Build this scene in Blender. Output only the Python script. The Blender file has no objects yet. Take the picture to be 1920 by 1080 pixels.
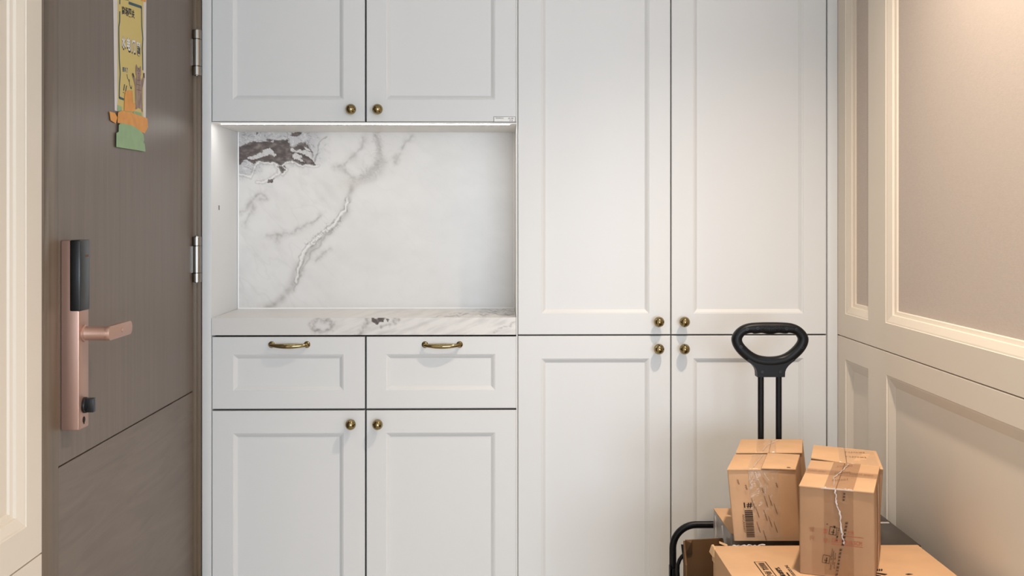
import bpy, bmesh, math, random
from mathutils import Vector, noise
sc = bpy.context.scene
COL = sc.collection
random.seed(5)
PI = math.pi

# ---------------------------------------------------------------- camera
F = 2040.0; YAW = math.radians(1.0); U0 = 970.6; V0 = 408.0; EYE = 1.18
cam = bpy.data.cameras.new('camera'); co = bpy.data.objects.new('camera', cam); COL.objects.link(co)
cam.sensor_width = 36.0; cam.lens = 36.0 * F / 1920.0
cam.shift_x = -(U0 - 960) / 1920.0; cam.shift_y = -(540 - V0) / 1920.0
cam.clip_start = 0.05
co.location = (0, 0, EYE); co.rotation_euler = (PI / 2, 0, -YAW)
sc.camera = co

# ---------------------------------------------------------------- world, lights, exposure
w = bpy.data.worlds.new('world'); sc.world = w; w.use_nodes = True
w.node_tree.nodes['Background'].inputs[0].default_value = (0.80, 0.90, 1.0, 1)
w.node_tree.nodes['Background'].inputs[1].default_value = 0.3
sc.view_settings.view_transform = 'Standard'
sc.view_settings.look = 'None'
sc.view_settings.gamma = 1.0
sc.view_settings.use_curve_mapping = False
sc.view_settings.exposure = 0.19

def area(name, loc, rot, sx, sy, power, col):
    l = bpy.data.lights.new(name, 'AREA'); l.shape = 'RECTANGLE'; l.size = sx; l.size_y = sy
    l.energy = power; l.color = col
    o = bpy.data.objects.new(name, l); COL.objects.link(o); o.location = loc; o.rotation_euler = rot
    return o
def spot(name, loc, target, power, col, angle, blend=1.0, radius=0.04):
    l = bpy.data.lights.new(name, 'SPOT'); l.energy = power; l.color = col
    l.spot_size = math.radians(angle); l.spot_blend = blend; l.shadow_soft_size = radius
    o = bpy.data.objects.new(name, l); COL.objects.link(o); o.location = loc
    d = Vector(target) - Vector(loc)
    o.rotation_euler = d.to_track_quat('-Z', 'Y').to_euler()
    return o
# the living-room window behind the camera, a little to the right
area('window_daylight', (1.15, -3.05, 1.10), (PI / 2, 0, 0), 2.5, 1.15, 119, (0.715, 0.84, 0.985))
# recessed warm ceiling downlights of the hallway
spot('downlight_right', (0.67, 1.90, 2.47), (0.67, 1.90, 0), 118, (1.0, 0.83, 0.66), 111)
spot('downlight_left', (-0.35, 1.1, 2.47), (-0.30, 1.0, 0), 5, (1.0, 0.86, 0.70), 140)

# ---------------------------------------------------------------- helpers
def at_x(u, v, X):
    """point on the wall plane x = X that the measured photo pixel shows"""
    a = u - U0; s, c = math.sin(YAW), math.cos(YAW)
    r = (F * s + a * c, F * c - a * s, -(v - V0)); k = X / r[0]
    return Vector((X, r[1] * k, EYE + r[2] * k))
def at_y(u, v, Y):
    a = u - U0; s, c = math.sin(YAW), math.cos(YAW)
    r = (F * s + a * c, F * c - a * s, -(v - V0)); k = Y / r[1]
    return Vector((r[0] * k, Y, EYE + r[2] * k))
def at_z(u, v, Z):
    a = u - U0; s, c = math.sin(YAW), math.cos(YAW)
    r = (F * s + a * c, F * c - a * s, -(v - V0)); k = (Z - EYE) / r[2]
    return Vector((r[0] * k, r[1] * k, Z))

class MB:
    def __init__(s): s.v = []; s.f = []; s.c = None
    def vert(s, p): s.v.append(Vector(p)); return len(s.v) - 1
    def face(s, pts): s.f.append([s.vert(p) for p in pts])
    def box(s, x0, x1, y0, y1, z0, z1):
        s.hexa([(x0, y0, z0), (x1, y0, z0), (x1, y1, z0), (x0, y1, z0)], [(x0, y0, z1), (x1, y0, z1), (x1, y1, z1), (x0, y1, z1)])
    def hexa(s, b, t):
        b = [s.vert(p) for p in b]; t = [s.vert(p) for p in t]
        s.f.append(b[::-1]); s.f.append(t)
        for i in range(4):
            j = (i + 1) % 4; s.f.append([b[i], b[j], t[j], t[i]])
    def prism(s, poly, d):
        """poly: 3-D points, extruded by vector d"""
        d = Vector(d); a = [s.vert(p) for p in poly]; b = [s.vert(Vector(p) + d) for p in poly]
        s.f.append(a[::-1]); s.f.append(b); n = len(a)
        for i in range(n): s.f.append([a[i], a[(i + 1) % n], b[(i + 1) % n], b[i]])
    def ring_sweep(s, rings, closed=False, caps=True):
        idx = [[s.vert(p) for p in r] for r in rings]; n = len(idx[0])
        m = len(idx)
        for i in range(m if closed else m - 1):
            A = idx[i]; B = idx[(i + 1) % m]
            for k in range(n): s.f.append([A[k], A[(k + 1) % n], B[(k + 1) % n], B[k]])
        if caps and not closed:
            s.f.append(idx[0][::-1]); s.f.append(idx[-1])
    def lathe(s, o, axis, prof, n=24):
        """prof: (distance along axis, radius)"""
        axis = Vector(axis).normalized(); o = Vector(o)
        a = axis.orthogonal().normalized(); b = axis.cross(a)
        s.ring_sweep([[o + axis * d + (a * math.cos(2 * PI * k / n) + b * math.sin(2 * PI * k / n)) * max(r, 1e-5) for k in range(n)] for d, r in prof])
    def tube(s, pts, r, n=12, closed=False, ry=None):
        pts = [Vector(p) for p in pts]; rings = []; m = len(pts); up = None
        for i, p in enumerate(pts):
            a = pts[(i - 1) % m] if (closed or i > 0) else p; b = pts[(i + 1) % m] if (closed or i < m - 1) else p
            t = (b - a).normalized()
            if up is None: up = t.orthogonal().normalized()
            up = (up - t * up.dot(t)).normalized(); sd = t.cross(up)
            rr = r[i] if isinstance(r, (list, tuple)) else r
            rings.append([p + (up * math.cos(2 * PI * k / n) + sd * math.sin(2 * PI * k / n)) * rr for k in range(n)])
        s.ring_sweep(rings, closed)
    def grid(s, P, nu, nv):
        base = len(s.v)
        for j in range(nv + 1):
            for i in range(nu + 1): s.v.append(Vector(P(i / nu, j / nv)))
        for j in range(nv):
            for i in range(nu):
                a = base + j * (nu + 1) + i; s.f.append([a, a + 1, a + nu + 2, a + nu + 1])
    def build(s, name, mat, parent=None, bevel=0, smooth=False, fix=True, seg=2, **props):
        me = bpy.data.meshes.new(name); me.from_pydata([tuple(v) for v in s.v], [], s.f)
        bm = bmesh.new(); bm.from_mesh(me)
        if fix:
            bmesh.ops.remove_doubles(bm, verts=bm.verts, dist=1e-6)
            bmesh.ops.recalc_face_normals(bm, faces=bm.faces)
        if bevel:
            ed = [e for e in bm.edges if len(e.link_faces) == 2 and e.calc_face_angle(0) > 0.5]
            bmesh.ops.bevel(bm, geom=ed, offset=bevel, segments=seg, affect='EDGES', profile=0.5, clamp_overlap=True)
        bm.to_mesh(me); bm.free()
        me.materials.append(mat)
        if smooth or bevel:
            for p in me.polygons: p.use_smooth = True
            try: me.set_sharp_from_angle(angle=math.radians(38))
            except Exception: pass
        o = bpy.data.objects.new(name, me); COL.objects.link(o)
        if parent is not None: adopt(o, parent)
        for k, val in props.items(): o[k] = val
        return o
WLOC = {}
def wloc(o): return WLOC.get(o.name, Vector((0, 0, 0)))
def adopt(o, parent):
    # meshes are modelled in world coordinates; shift them into the parent's frame
    o.parent = parent; p = wloc(parent)
    if p.length > 0 and o.type == 'MESH':
        for v in o.data.vertices: v.co -= p
    WLOC[o.name] = p
def thing(name, label, cat, loc, group=None):
    o = bpy.data.objects.new(name, None); COL.objects.link(o); o.empty_display_size = 0.05
    o.location = loc; WLOC[o.name] = Vector(loc)
    o['label'] = label; o['category'] = cat
    if group: o['group'] = group
    return o
def struct(o, label=None):
    o['kind'] = 'structure'
    if label: o['label'] = label
    return o

# ---------------------------------------------------------------- materials
def lin(r, g, b):
    f = lambda c: ((c / 255 + 0.055) / 1.055) ** 2.4 if c / 255 > 0.04045 else c / 255 / 12.92
    return (f(r), f(g), f(b), 1)
def new_mat(name):
    m = bpy.data.materials.new(name); m.use_nodes = True
    return m, m.node_tree.nodes, m.node_tree.links, m.node_tree.nodes['Principled BSDF']
def mat(name, col, rough=0.5, metal=0.0, spec=0.5, var=0.0, scale=40.0, bump=0.0, bscale=400.0, stretch=(1, 1, 1), coat=0.0):
    m, n, l, p = new_mat(name)
    p.inputs['Base Color'].default_value = col; p.inputs['Roughness'].default_value = rough
    p.inputs['Metallic'].default_value = metal; p.inputs['Specular IOR Level'].default_value = spec
    p.inputs['Coat Weight'].default_value = coat
    tc = n.new('ShaderNodeTexCoord'); mp = n.new('ShaderNodeMapping'); mp.inputs['Scale'].default_value = stretch
    l.new(tc.outputs['Object'], mp.inputs['Vector'])
    if var:
        t = n.new('ShaderNodeTexNoise'); t.inputs['Scale'].default_value = scale; t.inputs['Detail'].default_value = 6
        l.new(mp.outputs['Vector'], t.inputs['Vector'])
        mx = n.new('ShaderNodeMixRGB'); mx.blend_type = 'MULTIPLY'; mx.inputs['Fac'].default_value = 1
        cr = n.new('ShaderNodeValToRGB'); a = 1 - var; cr.color_ramp.elements[0].color = (a, a, a, 1); cr.color_ramp.elements[1].color = (1 + var * .4,) * 3 + (1,)
        cr.color_ramp.elements[0].position = .3; cr.color_ramp.elements[1].position = .7
        l.new(t.outputs['Fac'], cr.inputs['Fac']); mx.inputs['Color1'].default_value = col
        l.new(cr.outputs['Color'], mx.inputs['Color2']); l.new(mx.outputs['Color'], p.inputs['Base Color'])
    if bump:
        t2 = n.new('ShaderNodeTexNoise'); t2.inputs['Scale'].default_value = bscale; t2.inputs['Detail'].default_value = 3
        l.new(mp.outputs['Vector'], t2.inputs['Vector'])
        b = n.new('ShaderNodeBump'); b.inputs['Strength'].default_value = bump; b.inputs['Distance'].default_value = 0.001
        l.new(t2.outputs['Fac'], b.inputs['Height']); l.new(b.outputs['Normal'], p.inputs['Normal'])
    return m
def mat_attr(name, rough=0.3, spec=0.4):
    m, n, l, p = new_mat(name)
    a = n.new('ShaderNodeAttribute'); a.attribute_name = 'stone'
    l.new(a.outputs['Color'], p.inputs['Base Color'])
    p.inputs['Roughness'].default_value = rough; p.inputs['Specular IOR Level'].default_value = spec
    return m
def mat_emit(name, col, s):
    m, n, l, p = new_mat(name)
    p.inputs['Base Color'].default_value = col; p.inputs['Emission Color'].default_value = col; p.inputs['Emission Strength'].default_value = s
    return m
def mat_wood(name, dark, light, stretch, wave=False):
    m, n, l, p = new_mat(name)
    tc = n.new('ShaderNodeTexCoord'); mp = n.new('ShaderNodeMapping'); mp.inputs['Scale'].default_value = stretch
    l.new(tc.outputs['Object'], mp.inputs['Vector'])
    t = n.new('ShaderNodeTexNoise'); t.inputs['Scale'].default_value = 6; t.inputs['Detail'].default_value = 9; t.inputs['Roughness'].default_value = .62
    t.inputs['Distortion'].default_value = 1.2 if wave else .25
    l.new(mp.outputs['Vector'], t.inputs['Vector'])
    cr = n.new('ShaderNodeValToRGB'); cr.color_ramp.elements[0].color = dark; cr.color_ramp.elements[1].color = light
    cr.color_ramp.elements[0].position = .28; cr.color_ramp.elements[1].position = .72
    l.new(t.outputs['Fac'], cr.inputs['Fac']); l.new(cr.outputs['Color'], p.inputs['Base Color'])
    b = n.new('ShaderNodeBump'); b.inputs['Strength'].default_value = .12; b.inputs['Distance'].default_value = .0006
    l.new(t.outputs['Fac'], b.inputs['Height']); l.new(b.outputs['Normal'], p.inputs['Normal'])
    p.inputs['Roughness'].default_value = .42; p.inputs['Specular IOR Level'].default_value = .45
    return m
def mat_tape(name, tint, alpha, rough=0.12):
    m, n, l, p = new_mat(name)
    p.inputs['Base Color'].default_value = tint; p.inputs['Roughness'].default_value = rough; p.inputs['Specular IOR Level'].default_value = .7
    p.inputs['Alpha'].default_value = alpha
    t = n.new('ShaderNodeTexNoise'); t.inputs['Scale'].default_value = 55; t.inputs['Detail'].default_value = 3
    tc = n.new('ShaderNodeTexCoord'); l.new(tc.outputs['Object'], t.inputs['Vector'])
    b = n.new('ShaderNodeBump'); b.inputs['Strength'].default_value = .9; b.inputs['Distance'].default_value = .004
    l.new(t.outputs['Fac'], b.inputs['Height']); l.new(b.outputs['Normal'], p.inputs['Normal'])
    return m

PAINT = mat('cabinet_paint', lin(226, 226, 225), .38, spec=.4, bump=.05, bscale=900)
PAINT_IN = mat('cabinet_carcass', lin(70, 66, 62), .6)
NICHE = mat('niche_paint', lin(240, 238, 234), .42, spec=.4)
CREAM = mat('wall_panel_paint', lin(230, 219, 204), .42, spec=.35, bump=.04, bscale=700)
FABRIC = mat('wallpaper_weave', lin(208, 195, 185), .85, spec=.2, var=.05, scale=420, bump=.15, bscale=800, stretch=(1, .22, 1))
WOOD_V = mat_wood('door_wood_upright_grain', lin(108, 95, 84), lin(119, 105, 94), (9, 9, .35))
WOOD_H = mat_wood('door_wood_level_grain', lin(105, 92, 82), lin(122, 108, 96), (9, .55, 4.5), True)
WOOD_F = mat_wood('frame_wood', lin(100, 84, 68), lin(124, 107, 88), (9, 9, .3))
GROOVE = mat('groove_dark', lin(52, 42, 36), .8)
ROSE = mat('rose_gold_metal', lin(190, 154, 139), .42, metal=.7, bump=.05, bscale=1500, stretch=(1, 1, .05))
BLACKG = mat('gloss_black_plastic', lin(18, 19, 22), .32, spec=.5)
BLACKM = mat('matt_black_plastic', lin(12, 13, 16), .42, spec=.28, bump=.06, bscale=1200)
STEEL = mat('satin_steel', lin(158, 153, 147), .26, metal=1.0)
BRASS = mat('polished_brass', lin(154, 138, 100), .11, metal=1.0)
CARD = mat('kraft_cardboard', lin(208, 168, 130), .8, spec=.15, var=.07, scale=14, bump=.12, bscale=160, stretch=(1, 1, 3))
CARD_E = mat('kraft_cardboard_light_shade', lin(196, 156, 120), .82, spec=.15, var=.09, scale=12, bump=.12, bscale=160)  # barcode pair walls: a weaker side shade put into the colour
CARD_D = mat('kraft_cardboard_shade', lin(170, 132, 100), .82, spec=.15, var=.09, scale=12, bump=.12, bscale=160)  # red-print pair walls: shade put into the colour, flaps keep the lit tone
CARD_G = mat('film_wrapped_cardboard', lin(150, 138, 128), .32, spec=.5, var=.16, scale=22, bump=.5, bscale=40)
CARD_IN = mat('cardboard_inside_shade', lin(100, 74, 50), .85, spec=.1, var=.08, scale=20)  # shadow inside the open carton is put into this dark colour
CUT = mat('cardboard_cut_edge', lin(214, 178, 136), .9, spec=.1)
BLKCARD = mat('black_film_wrap', lin(52, 45, 41), .34, spec=.5, bump=.2, bscale=30)
INK = mat('black_ink', lin(44, 34, 30), .7, spec=.2)
INKF = mat('faded_tape_ink', lin(112, 84, 64), .6, spec=.2)
INKR = mat('red_ink', lin(170, 84, 62), .7, spec=.2)
INKRF = mat('faded_red_ink', lin(150, 98, 72), .7, spec=.2)
TAPE = mat_tape('clear_parcel_tape', lin(215, 190, 160), .22)
TAPE_C = mat_tape('creased_tape', lin(226, 216, 210), .55, .15)
TAPE_BR = mat_tape('brown_parcel_tape', lin(160, 114, 76), .36, .28)
TAPE_LT = mat_tape('light_brown_parcel_tape', lin(160, 114, 76), .16, .3)
PAPER = mat('poster_paper', lin(226, 220, 216), .6)
YELLOW = mat('poster_yellow_print', lin(218, 196, 120), .6)
TEAL = mat('poster_teal_print', lin(44, 84, 96), .6)
NAVY = mat('poster_ink', lin(34, 38, 46), .6)
WHITEP = mat('poster_white_print', lin(236, 232, 226), .6)
BLUEP = mat('poster_blue_print', lin(60, 96, 128), .6)
CATF = mat('cat_fur_print', lin(166, 140, 126), .65, var=.35, scale=90, stretch=(1, 1, .5))
CATD = mat('cat_dark_print', lin(72, 58, 52), .65)
ORANGE = mat('orange_masking_tape', lin(232, 160, 76), .6, var=.12, scale=45, bump=.3, bscale=90)
GREEN = mat('green_masking_tape', lin(150, 182, 136), .6, var=.08, scale=45, bump=.3, bscale=90)
MARBLE = mat_attr('veined_marble', .28)
CAULK = mat('white_caulk', lin(252, 251, 250), .5)
LED = mat_emit('led_strip', (1, .97, .94, 1), 36)
STICK = mat('sticker_white', lin(240, 238, 234), .35)
FLOORM = mat('floor_tile', lin(196, 190, 182), .25, var=.06, scale=6)
CEIL = mat('ceiling_paint', lin(238, 236, 232), .8)
RUBBER = mat('grey_rubber', lin(60, 60, 62), .7)

# ---------------------------------------------------------------- panelled faces
def panelled(mb, P, u0, u1, v0, v1, holes, keep_panel=True):
    """P(u, v, depth) -> world; a face with recessed panels. holes: (u0,u1,v0,v1,profile[(inset, depth)...])"""
    us = sorted({u0, u1} | {h[0] for h in holes} | {h[1] for h in holes}); vs = sorted({v0, v1} | {h[2] for h in holes} | {h[3] for h in holes})
    for i in range(len(us) - 1):
        for j in range(len(vs) - 1):
            a, b, c, d = us[i], us[i + 1], vs[j], vs[j + 1]
            mu, mv = (a + b) / 2, (c + d) / 2
            if any(h[0] < mu < h[1] and h[2] < mv < h[3] for h in holes): continue
            mb.face([P(a, c, 0), P(b, c, 0), P(b, d, 0), P(a, d, 0)])
    inner = []
    for (a, b, c, d, prof) in holes:
        pi, pd = 0, 0
        for (ins, dep) in prof:
            o = [(a + pi, c + pi), (b - pi, c + pi), (b - pi, d - pi), (a + pi, d - pi)]
            n = [(a + ins, c + ins), (b - ins, c + ins), (b - ins, d - ins), (a + ins, d - ins)]
            for k in range(4):
                q = (k + 1) % 4
                mb.face([P(*o[k], pd), P(*o[q], pd), P(*n[q], dep), P(*n[k], dep)])
            pi, pd = ins, dep
        inner.append((a + pi, b - pi, c + pi, d - pi, pd))
        if keep_panel: mb.face([P(a + pi, c + pi, pd), P(b - pi, c + pi, pd), P(b - pi, d - pi, pd), P(a + pi, d - pi, pd)])
    return inner
DOOR_PROF = [(.0008, .0014), (.0030, .0018), (.0105, .0070), (.0112, .0080)]
YF = 3.0            # front plane of the cabinet doors
TH = .020
def front(name, parent, x0, x1, z0, z1, hole):
    """a framed cabinet front with a recessed panel; hole: x0,x1,z0,z1 of the recess"""
    mb = MB(); e = .0016
    P = lambda u, v, d: (u, YF + d, v)
    panelled(mb, P, x0 + e, x1 - e, z0 + e, z1 - e, [hole + (DOOR_PROF,)])
    o = [(x0 + e, z0 + e), (x1 - e, z0 + e), (x1 - e, z1 - e), (x0 + e, z1 - e)]; n = [(x0, z0), (x1, z0), (x1, z1), (x0, z1)]
    for k in range(4):
        q = (k + 1) % 4
        mb.face([P(*o[k], 0), P(*o[q], 0), P(*n[q], e), P(*n[k], e)])
        mb.face([P(*n[k], e), P(*n[q], e), P(*n[q], TH), P(*n[k], TH)])
    mb.face([P(*n[0], TH), P(*n[1], TH), P(*n[2], TH), P(*n[3], TH)])
    return mb.build(name, PAINT, parent)
KNOB = [(0, .0095), (.0012, .0100), (.0028, .0085), (.004, .0058), (.010, .0052), (.013, .0070)] + \
       [(.0255 - .0146 * math.cos(a), .0146 * math.sin(a)) for a in [PI * (.22 + .78 * k / 11) for k in range(12)]]
def knob(parent, u, v):
    p = at_y(u, v, YF - .022); mb = MB(); mb.lathe((p.x, YF + .0005, p.z), (0, -1, 0), KNOB, 28)
    return mb.build('knob', BRASS, parent, smooth=True)
def bow_handle(parent, ua, ub, v):
    a = at_y(ua, v, YF); b = at_y(ub, v, YF); z = (a.z + b.z) / 2; xa, xb = a.x + .0085, b.x - .0085
    mb = MB()
    for x in (xa, xb):
        mb.lathe((x, YF + .0005, z), (0, -1, 0), [(0, .0088), (.002, .0092), (.004, .0078), (.0055, .005), (.012, .0042), (.016, .0044)], 20)
    n = 22; pts = []; rad = []
    for i in range(n + 1):
        t = i / n; x = xa + (xb - xa) * t
        s_ = math.sin(PI * t)
        pts.append((x, YF - .014 - .010 * s_ ** .6, z - .0022 * s_ ** .7)); rad.append(.0044 + .0028 * s_ ** 1.2)
    mb.tube(pts, rad, 14)
    return mb.build('handle', BRASS, parent, smooth=True)

# ---------------------------------------------------------------- room shell
XW = .9401; XD = -.835; XL = -.827
TOP = 2.5
mb = MB(); mb.box(-1.05, 3.1, -3.3, 3.75, -.06, 0); struct(mb.build('floor', FLOORM), 'pale tiled floor')
mb = MB(); mb.box(-1.05, 3.1, -3.3, 3.75, TOP, TOP + .06); struct(mb.build('ceiling', CEIL), 'white flat ceiling')
mb = MB(); mb.box(-1.05, 1.2, 3.62, 3.72, 0, TOP); struct(mb.build('wall_back', CEIL), 'wall behind the cabinets')
mb = MB(); mb.box(3.0, 3.1, -3.2, 1.2, 0, TOP); struct(mb.build('wall_side', CREAM), 'side wall of the room behind the camera')
mb = MB(); mb.box(1.1, 3.0, 1.1, 1.2, 0, TOP); struct(mb.build('wall_return', CREAM), 'return wall beside the hallway')
mb = MB(); mb.box(-1.05, -.15, -3.3, -3.2, 0, TOP); mb.box(2.45, 3.1, -3.3, -3.2, 0, TOP); mb.box(-.15, 2.45, -3.3, -3.2, 1.75, TOP); mb.box(-.15, 2.45, -3.3, -3.2, 0, .45)
struct(mb.build('wall_front', CREAM), 'wall with a large window behind the camera')

# left wall: cream framed panelling, then the door opening
wl = MB(); wl.box(-1.05, -.87, -3.2, 1.984, 0, TOP); wl.box(-1.05, -.87, 3.12, 3.62, 0, TOP); wl.box(-1.05, -.87, 1.984, 3.12, 2.16, TOP)
wall_left = struct(wl.build('wall_left', CREAM), 'cream panelled wall left of the brown door')
UP_PROF = [(.001, .0018), (.0045, .0026), (.0200, .0095), (.0208, .0145), (.0290, .0168), (.0305, .021)]
LO_PROF = [(.002, .003), (.006, .0035), (.026, .0125), (.028, .0135)]
ZJL = .573
mb = MB(); P = lambda u, v, d: (XL - d, u, v)
Y_E = 1.984
panelled(mb, P, -1.5, Y_E, ZJL + .0015, TOP, [(.45, 1.921, .638, 2.36, UP_PROF), (-1.3, .30, .638, 2.36, UP_PROF)])
mb.face([P(Y_E, ZJL + .0015, 0), P(Y_E, ZJL + .0015, .043), P(Y_E, TOP, .043), P(Y_E, TOP, 0)])
mb.face([P(-1.5, ZJL + .0015, 0), P(Y_E, ZJL + .0015, 0), P(Y_E, ZJL + .0015, .043), P(-1.5, ZJL + .0015, .043)])
mb.build('upper_panel', CREAM, wall_left)
mb = MB()
panelled(mb, P, -1.5, Y_E, 0, ZJL - .0015, [(.45, 1.921, .13, .515, LO_PROF), (-1.3, .30, .13, .515, LO_PROF)])
mb.face([P(Y_E, 0, 0), P(Y_E, 0, .043), P(Y_E, ZJL - .0015, .043), P(Y_E, ZJL - .0015, 0)])
mb.face([P(-1.5, ZJL - .0015, 0), P(Y_E, ZJL - .0015, 0), P(Y_E, ZJL - .0015, .043), P(-1.5, ZJL - .0015, .043)])
mb.build('lower_panel', CREAM, wall_left)

# right wall: wallpaper panels above a panelled wainscot
mb = MB(); mb.box(.99, 1.1, 1.2, 3.62, 0, TOP)
wall_right = struct(mb.build('wall_right', CREAM), 'cream panelled wall with woven wallpaper insets right of the cabinets')
ZJ = .8555
P = lambda u, v, d: (XW + d, u, v)
mb = MB()
inn = panelled(mb, P, 1.2, 3.6, ZJ + .0015, TOP, [(2.752, 2.935, .9185, 2.36, UP_PROF), (1.34, 2.629, .9245, 2.36, UP_PROF)], False)
mb.face([P(1.2, ZJ, 0), P(1.2, ZJ, .05), P(1.2, TOP, .05), P(1.2, TOP, 0)])
mb.face([P(1.2, ZJ + .0015, 0), P(3.6, ZJ + .0015, 0), P(3.6, ZJ + .0015, .05), P(1.2, ZJ + .0015, .05)])
mb.build('upper_panel', CREAM, wall_right)
for (a, b, c, d, dep) in inn:
    m2 = MB(); m2.box(XW + dep, XW + dep + .004, a - .004, b + .004, c - .004, d + .004)
    m2.build('wallpaper', FABRIC, wall_right, label='woven taupe wallpaper inset')
mb = MB()
zt = ZJ - .0025
panelled(mb, P, 1.2, 3.6, 0, zt, [(2.752, 2.935, .14, .795, LO_PROF), (1.34, 2.623, .14, .799, LO_PROF)])
mb.face([P(1.2, zt, 0), P(3.6, zt, 0), P(3.6, zt + .0015, .002), P(1.2, zt + .0015, .002)])
mb.face([P(1.2, zt + .0015, .002), P(3.6, zt + .0015, .002), P(3.6, zt + .0015, .05), P(1.2, zt + .0015, .05)])
mb.face([P(1.2, 0, 0), P(1.2, 0, .05), P(1.2, zt, .05), P(1.2, zt, 0)])
mb.build('lower_panel', CREAM, wall_right)
mb = MB(); mb.box(XW - .012, XW, 1.2, 2.99, 0, .09); struct(mb.build('baseboard_right', CREAM, bevel=.003))
mb = MB(); mb.box(XL, XL + .012, -1.5, 1.98, 0, .09); struct(mb.build('baseboard_left', CREAM, bevel=.003))

# end panel and filler strips either side of the cabinets
mb = MB(); mb.box(-.8140, -.7885, YF, 3.62, 0, TOP)
trim = struct(mb.build('trim_1', PAINT, bevel=.0012), 'white end panel between the door frame and the cabinets')
mb = MB(); p = at_x(410.5, 389, -.7885)
mb.lathe((-.7886, p.y, p.z), (1, 0, 0), [(0, .0012), (.0003, .0012)], 10)
mb.box(-.7884, -.7880, p.y - .0035, p.y + .0035, p.z - .007, p.z + .006)
mb.build('cable_hole', INK, trim, bevel=.0015)
mb = MB(); mb.box(.9115, XW - .0005, YF, 3.62, 0, TOP)
struct(mb.build('trim_2', PAINT, bevel=.0012), 'white filler strip between tall cabinet and right wall')

# ---------------------------------------------------------------- entrance door
mb = MB()
mb.box(-.87, -.829, 1.986, 2.000, 0, 2.155); mb.box(-.87, -.832, 2.000, 2.072, 0, 2.155)       # lock-side jamb
mb.box(-.87, -.8265, 2.9925, 3.115, 0, 2.155); mb.box(-.87, -.8165, 2.9985, 3.115, 0, 2.155)       # hinge-side jamb
mb.box(-.87, -.832, 2.000, 3.0, 2.085, 2.155)
struct(mb.build('trim_3', WOOD_F, bevel=.0015), 'brown wooden door frame')
mb = MB(); mb.box(-.868, XD - .004, 2.0745, 2.989, .008, 2.082)
door = struct(mb.build('door_1', GROOVE), 'brown wood-grain entrance door')
mb = MB(); mb.box(XD - .006, XD, 2.0745, 2.989, .7073, 2.082); mb.build('door_panel', WOOD_V, door, bevel=.0008, seg=1)
mb = MB(); mb.box(XD - .006, XD, 2.0745, 2.989, .008, .7043); mb.build('door_panel', WOOD_H, door, bevel=.0008, seg=1, label='lower door panel with level grain')
for zc in (1.630, 1.066, .135):
    mb = MB(); x, y = -.8240, 2.985; r = .0122
    for (a, b) in ((-.062, -.0375), (-.0365, .0365), (.0375, .062)):
        mb.lathe((x, y, zc + a), (0, 0, 1), [(0, r - .001), (.001, r), (b - a - .001, r), (b - a, r - .001)], 24)
    mb.box(XD - .001, XD + .0035, y - .010, y, zc - .036, zc + .036)
    mb.lathe((x, y, zc - .0635), (0, 0, 1), [(0, .006), (.127, .006)], 16)
    mb.build('hinge', STEEL, door, smooth=True, label='satin steel hinge')

# handle set with keypad
LY0, LY1, LZ0, LZ1 = 2.0885, 2.1385, .7735, 1.1365
LX1 = -.7995
mb = MB(); mb.box(XD, LX1, LY0, LY1, LZ0, LZ1)
lock = mb.build('door_lock', ROSE, door, bevel=.0035, label='rose gold lock body with black cover and lever')
mb = MB(); ZB = 1.001
mb.box(-.8175, LX1 + .0022, LY0 - .0018, LY1 + .0006, ZB, LZ1 + .0008); mb.build('cover', BLACKG, lock, bevel=.003, label='black cover on the top half of the lock')
mb = MB()
for k in range(4): mb.box(LX1 + .0022, LX1 + .0026, 2.1125 + k * .0042, 2.1150 + k * .0042, 1.104, 1.1085)
mb.build('indicator', INKF, lock)
ZH = .957; YH = 2.112
mb = MB()
mb.lathe((LX1 - .001, YH, ZH), (1, 0, 0), [(0, .0165), (.004, .0165), (.005, .0138), (.044, .0138), (.052, .0132)], 28)
n = 10; hh = .0135
poly = [(YH - .004, ZH - hh), (YH + .108, ZH - hh)] + [(YH + .108 + hh * .95 * math.sin(a), ZH - hh * math.cos(a)) for a in [PI * k / n for k in range(1, n)]] + [(YH + .108, ZH + hh), (YH - .004, ZH + hh)] + \
       [(YH - .004 - hh * .7 * math.sin(a), ZH + hh * math.cos(a)) for a in [PI * k / n for k in range(1, n)]]
mb.prism([(-.7565, y, z) for y, z in poly], (.0095, 0, 0))
mb.lathe((-.747, YH + .062, ZH), (1, 0, 0), [(0, .0052), (.0006, .0052), (.0006, .0036), (.0016, .0034)], 20)
mb.build('lever', ROSE, lock, bevel=.0012)
mb = MB(); zt_ = .8185; yt = 2.113
mb.lathe((LX1 - .001, yt, zt_), (1, 0, 0), [(0, .0155), (.006, .0155), (.007, .0145)], 24)
mb.box(LX1 + .004, LX1 + .020, yt - .0065, yt + .0065, zt_ - .0135, zt_ + .0135); mb.build('thumb_turn', BLACKG, lock, bevel=.0015)
mb = MB(); mb.lathe((LX1, 2.1115, .7905), (1, 0, 0), [(0, .0062), (.0006, .0062), (.0007, .005)], 20); mb.box(LX1, LX1 + .0012, 2.1105, 2.1125, .7825, .7905); mb.build('keyhole', INK, lock)

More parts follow.
